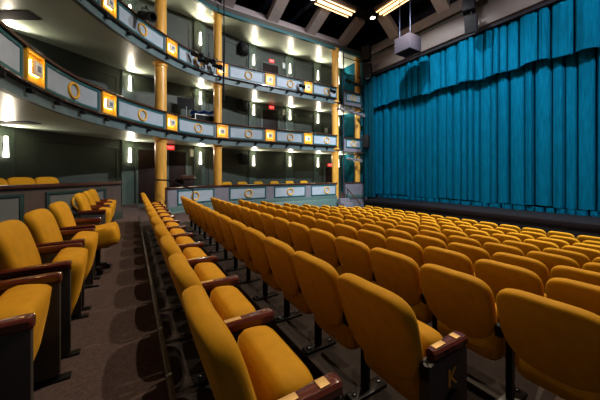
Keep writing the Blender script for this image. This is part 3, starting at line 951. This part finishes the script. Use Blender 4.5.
# ------------------------------------------------------------------ stage lamps
def stage_light(c, aim, label, L=.42, r=.085, m=None, pipe=None):
    m = m or M_BLKP
    t = thing('stage_light', label, 'stage light', c, 0, 'theatre lamps hung on the balconies')
    d = (Vector(aim)-Vector(c)).normalized()
    R = d.to_track_quat('Z', 'Y').to_matrix().to_4x4()
    bm = bmesh.new(); lathe(bm, [(r*.55, -L*.5), (r*.95, -L*.42), (r, -L*.1), (r*.8, -L*.05), (r*.8, L*.25), (r*1.15, L*.3), (r*1.2, L*.5), (r*.9, L*.49), (r*.7, L*.2)], 14, R); link_mesh('barrel', bm, m, t)
    bm = bmesh.new()
    hx = R @ Vector((1, 0, 0))
    top = Vector((0, 0, .24))
    tube(bm, [hx*r*1.02, hx*r*1.3 + top*.6, top, hx*-r*1.3 + top*.6, hx*-r*1.02], .014, 6); link_mesh('yoke', bm, M_BLK, t)
    bm = bmesh.new(); box(bm, (-.03, -.03, .225), (.03, .03, .31), .005); link_mesh('clamp', bm, M_BLK, t)
def onf(s, off, z):
    v = fpt(s, off, z); return (v.x, v.y, v.z)
AIM = (12, 4, 0)
stage_light(onf(8.25, -.42, 4.86), (6, 3, 2), 'large black stage lamp clamped before the upper balcony ring panel at upper left', .55, .13)
for i, s_ in enumerate((10.85, 11.2, 11.55, 11.95)):
    stage_light(onf(s_, -.36, 4.72-.12*(i % 2)), AIM, f'black stage lamp, {ORD[i+1]} from the left in the cluster on the upper balcony front', .42, .10)
stage_light(onf(16.45, -.3, 4.55), AIM, 'black stage lamp on the upper balcony front right of the fifth lamp square', .36, .09)
stage_light(onf(18.45, -.3, 4.62), AIM, 'black stage lamp over the last gold ring of the upper balcony', .36, .09)
for i, x in enumerate((10.75, 11.25, 11.75)):
    stage_light((x, 11.92, 5.45-.06*i), AIM, f'black stage lamp, {ORD[i+1]} from the left above the upper balcony box', .42, .09)
for i, x in enumerate((10.2, 10.9, 11.3, 11.75)):
    stage_light((x, 11.85, 3.72-.05*i), (12.4, 6, 1.8), f'silver stage lamp, {ORD[i+1]} from the left above the lower balcony box', .5, .085, M_SILV)
for i, x in enumerate((11.0, 11.6)):
    stage_light((x, 11.95, .88-.04*i), (12.4, 6, -.4), f'silver stage lamp, {ORD[i+1]} from the left below the lower balcony box', .5, .085, M_SILV)
for nm, z, x0 in (('upper', 6.75, 10.35), ('middle', 5.80, 10.35), ('lower', 4.0, 9.95), ('lowest', 1.17, 10.7)):
    bm = bmesh.new(); tube(bm, [(x0, 11.9, z), (12.25, 11.9, z)], .025)
    tag(link_mesh('lighting_pipe', bm, M_BLK), f'{nm} black horizontal lighting pipe between the last two columns', 'pipe', 'horizontal lighting pipes')
bm = bmesh.new(); tube(bm, [(10.45, 11.95, -1.1), (10.45, 11.95, 7.1)], .03)
tag(link_mesh('lighting_pipe', bm, M_SPKL), 'tall thin vertical pipe right of the third column', 'pipe')
bm = bmesh.new(); tube(bm, [(3.42, 11.72, 3.2), (3.40, 11.74, 4.0), (3.44, 11.74, 5.4), (3.42, 11.75, 8.3)], .045, 8)
tag(link_mesh('cable_bundle', bm, M_BLKP), 'thick dark cable hanging down past the second column', 'cable')
for lv, R in enumerate(TIER):
    nm = ('lower', 'upper')[lv]
    s_ = 3.7; i = 0
    while s_ < 18.9:
        i += 1
        t = thing('ledge_spotlight', f'small black spotlight, {ORD[i]} from the left under the {nm} balcony ledge', 'spotlight', (0, 0, 0), 0, f'small spotlights under the {nm} balcony ledge')
        t.matrix_world = fmat(s_, -.035, R-.80) @ Matrix.Rotation(.25*math.sin(i*2.1), 4, 'Z')
        bm = bmesh.new(); box(bm, (-.045, -.06, -.04), (.045, .04, .04), .010); link_mesh('lamp_body', bm, M_BLKP, t)
        bm = bmesh.new(); tube(bm, [(0, 0, .04), (0, 0, .098)], .012, 6); link_mesh('stem', bm, M_BLK, t)
        s_ += .86

# ------------------------------------------------------------------ loose gear
t = thing('road_case', 'silver edged black road case on the lower balcony behind the rail', 'case', (2.82, 12.98, FLR[1]), .15)
link_mesh('case_body', BX((-.45, -.26, 0), (.45, .26, 1.28), .01), M_BLKP, t)
bm = bmesh.new()
for z in (.0, .92, 1.25):
    for y in (-.27, .25): box(bm, (-.46, y, z), (.46, y+.02, z+.04), .003)
for x in (-.46, .43):
    for y in (-.27, .25): box(bm, (x, y, .04), (x+.03, y+.02, 1.25), .003)
link_mesh('edge_trim', bm, M_WHITE, t)
bm = bmesh.new()
rows = [[Vector((-.45+1.0*i/12, -.25+.55*j/4, .10*math.sin(i*1.3+j)*.5 + .10*i/12)) for j in range(5)] for i in range(13)]
ring_loft(bm, rows, cap=False, closed=False); bmesh.ops.solidify(bm, geom=bm.faces[:], thickness=.03)
tag(link_mesh('cloth', bm, M_BLUE, None, 60, (2.72, 12.85, 2.77)), 'blue cloth thrown over the road case on the lower balcony', 'cloth')
t = thing('music_stand', 'black music stand beside the road case on the lower balcony', 'stand', (2.02, 12.5, FLR[1]))
bm = bmesh.new(); tube(bm, [(0, 0, .03), (0, 0, 1.5)], .018); link_mesh('pole', bm, M_SILV, t)
for a in (0, 2.1, 4.2):
    bm = bmesh.new(); tube(bm, [(0, 0, .2), (.3*math.cos(a), .3*math.sin(a), .01)], .012); link_mesh('leg', bm, M_BLK, t)
link_mesh('desk', BX((-.33, -.05, 1.45), (.33, -.02, 1.95), .01, Matrix.Rotation(-.15, 4, 'X')), M_BLKP, t)
t = thing('lectern', 'dark wooden lectern behind the ground floor parapet left of the second column', 'lectern', (2.15, 12.75, AISLE))
link_mesh('body', BX((-.22, -.18, 0), (.22, .18, 1.0), .01), M_DOOR, t)
link_mesh('sloped_top', BX((-.28, -.24, -.02), (.28, .24, .02), .006, Matrix.Translation((0, 0, 1.08)) @ Matrix.Rotation(.3, 4, 'X')), M_RAIL, t)
t = thing('hand_rail', 'black handrail sloping down in front of the leftmost column', 'handrail', (0, 0, 0))
P = [(.70, 10.90, -.20), (.72, 10.55, -.20), (1.08, 10.42, -.22), (1.85, 10.08, -.55)]
bm = bmesh.new(); tube(bm, P, .028); link_mesh('top_rail', bm, M_BLK, t)
for p, zf in ((P[3], ROWF[1]),):
    bm = bmesh.new(); tube(bm, [(p[0], p[1], p[2]), (p[0], p[1], zf+.002)], .022); link_mesh('post', bm, M_BLK, t)
t = thing('stage_steps', 'short grey steps up to the far end of the stage', 'steps', (0, 0, 0))
for i in range(4):
    link_mesh('tread', BX((9.9, 10.7+.28*i, FRONTZ+.001), (10.55, 10.7+.28*(i+1)-.003, FRONTZ+.24*(i+1)), .006), M_FASC, t)
t = thing('stair_rail', 'dark brown handrail descending beside the steps at the far end of the stage', 'handrail', (0, 0, 0))
bm = bmesh.new(); tube(bm, [(10.62, 11.88, -.80), (10.62, 11.75, -.92), (10.60, 10.75, -1.65)], .03); link_mesh('top_rail', bm, M_RAIL, t)
for y, z in ((11.8, -.86), (10.8, -1.62)):
    bm = bmesh.new(); tube(bm, [(10.62, y, z), (10.62, y, FRONTZ+.002)], .025); link_mesh('post', bm, M_TEAL, t)
# flat dark panels drawn for the dark recesses in the left soffits
for i, z in enumerate((SOF[0], SOF[1])):
    bm = bmesh.new()
    ring_loft(bm, [[Vector((x, y, zz)) for x, y in ((-2.0, 9.65), (-2.2, 9.3), (-3.22, 9.94), (-3.15, 10.35))] for zz in (z-.012, z-.0015)])
    struct(f'trim_{40+i}', bm, M_VOID)

rr = random.Random(4)
for i in range(9):
    x = 3.2+i*.95; z = rr.uniform(8.75, 9.35)
    bm = bmesh.new(); tube(bm, [(x, 10.95, z), (x+rr.uniform(-.3, .3), 14.3, z+rr.uniform(-.2, .2))], rr.uniform(.04, .16), 8)
    tag(link_mesh('rigging_pipe', bm, M_BSTEEL), f'dim bluish pipe, {ORD[i+1]} from the left in the dark void above the beams', 'pipe', 'pipes in the ceiling void')
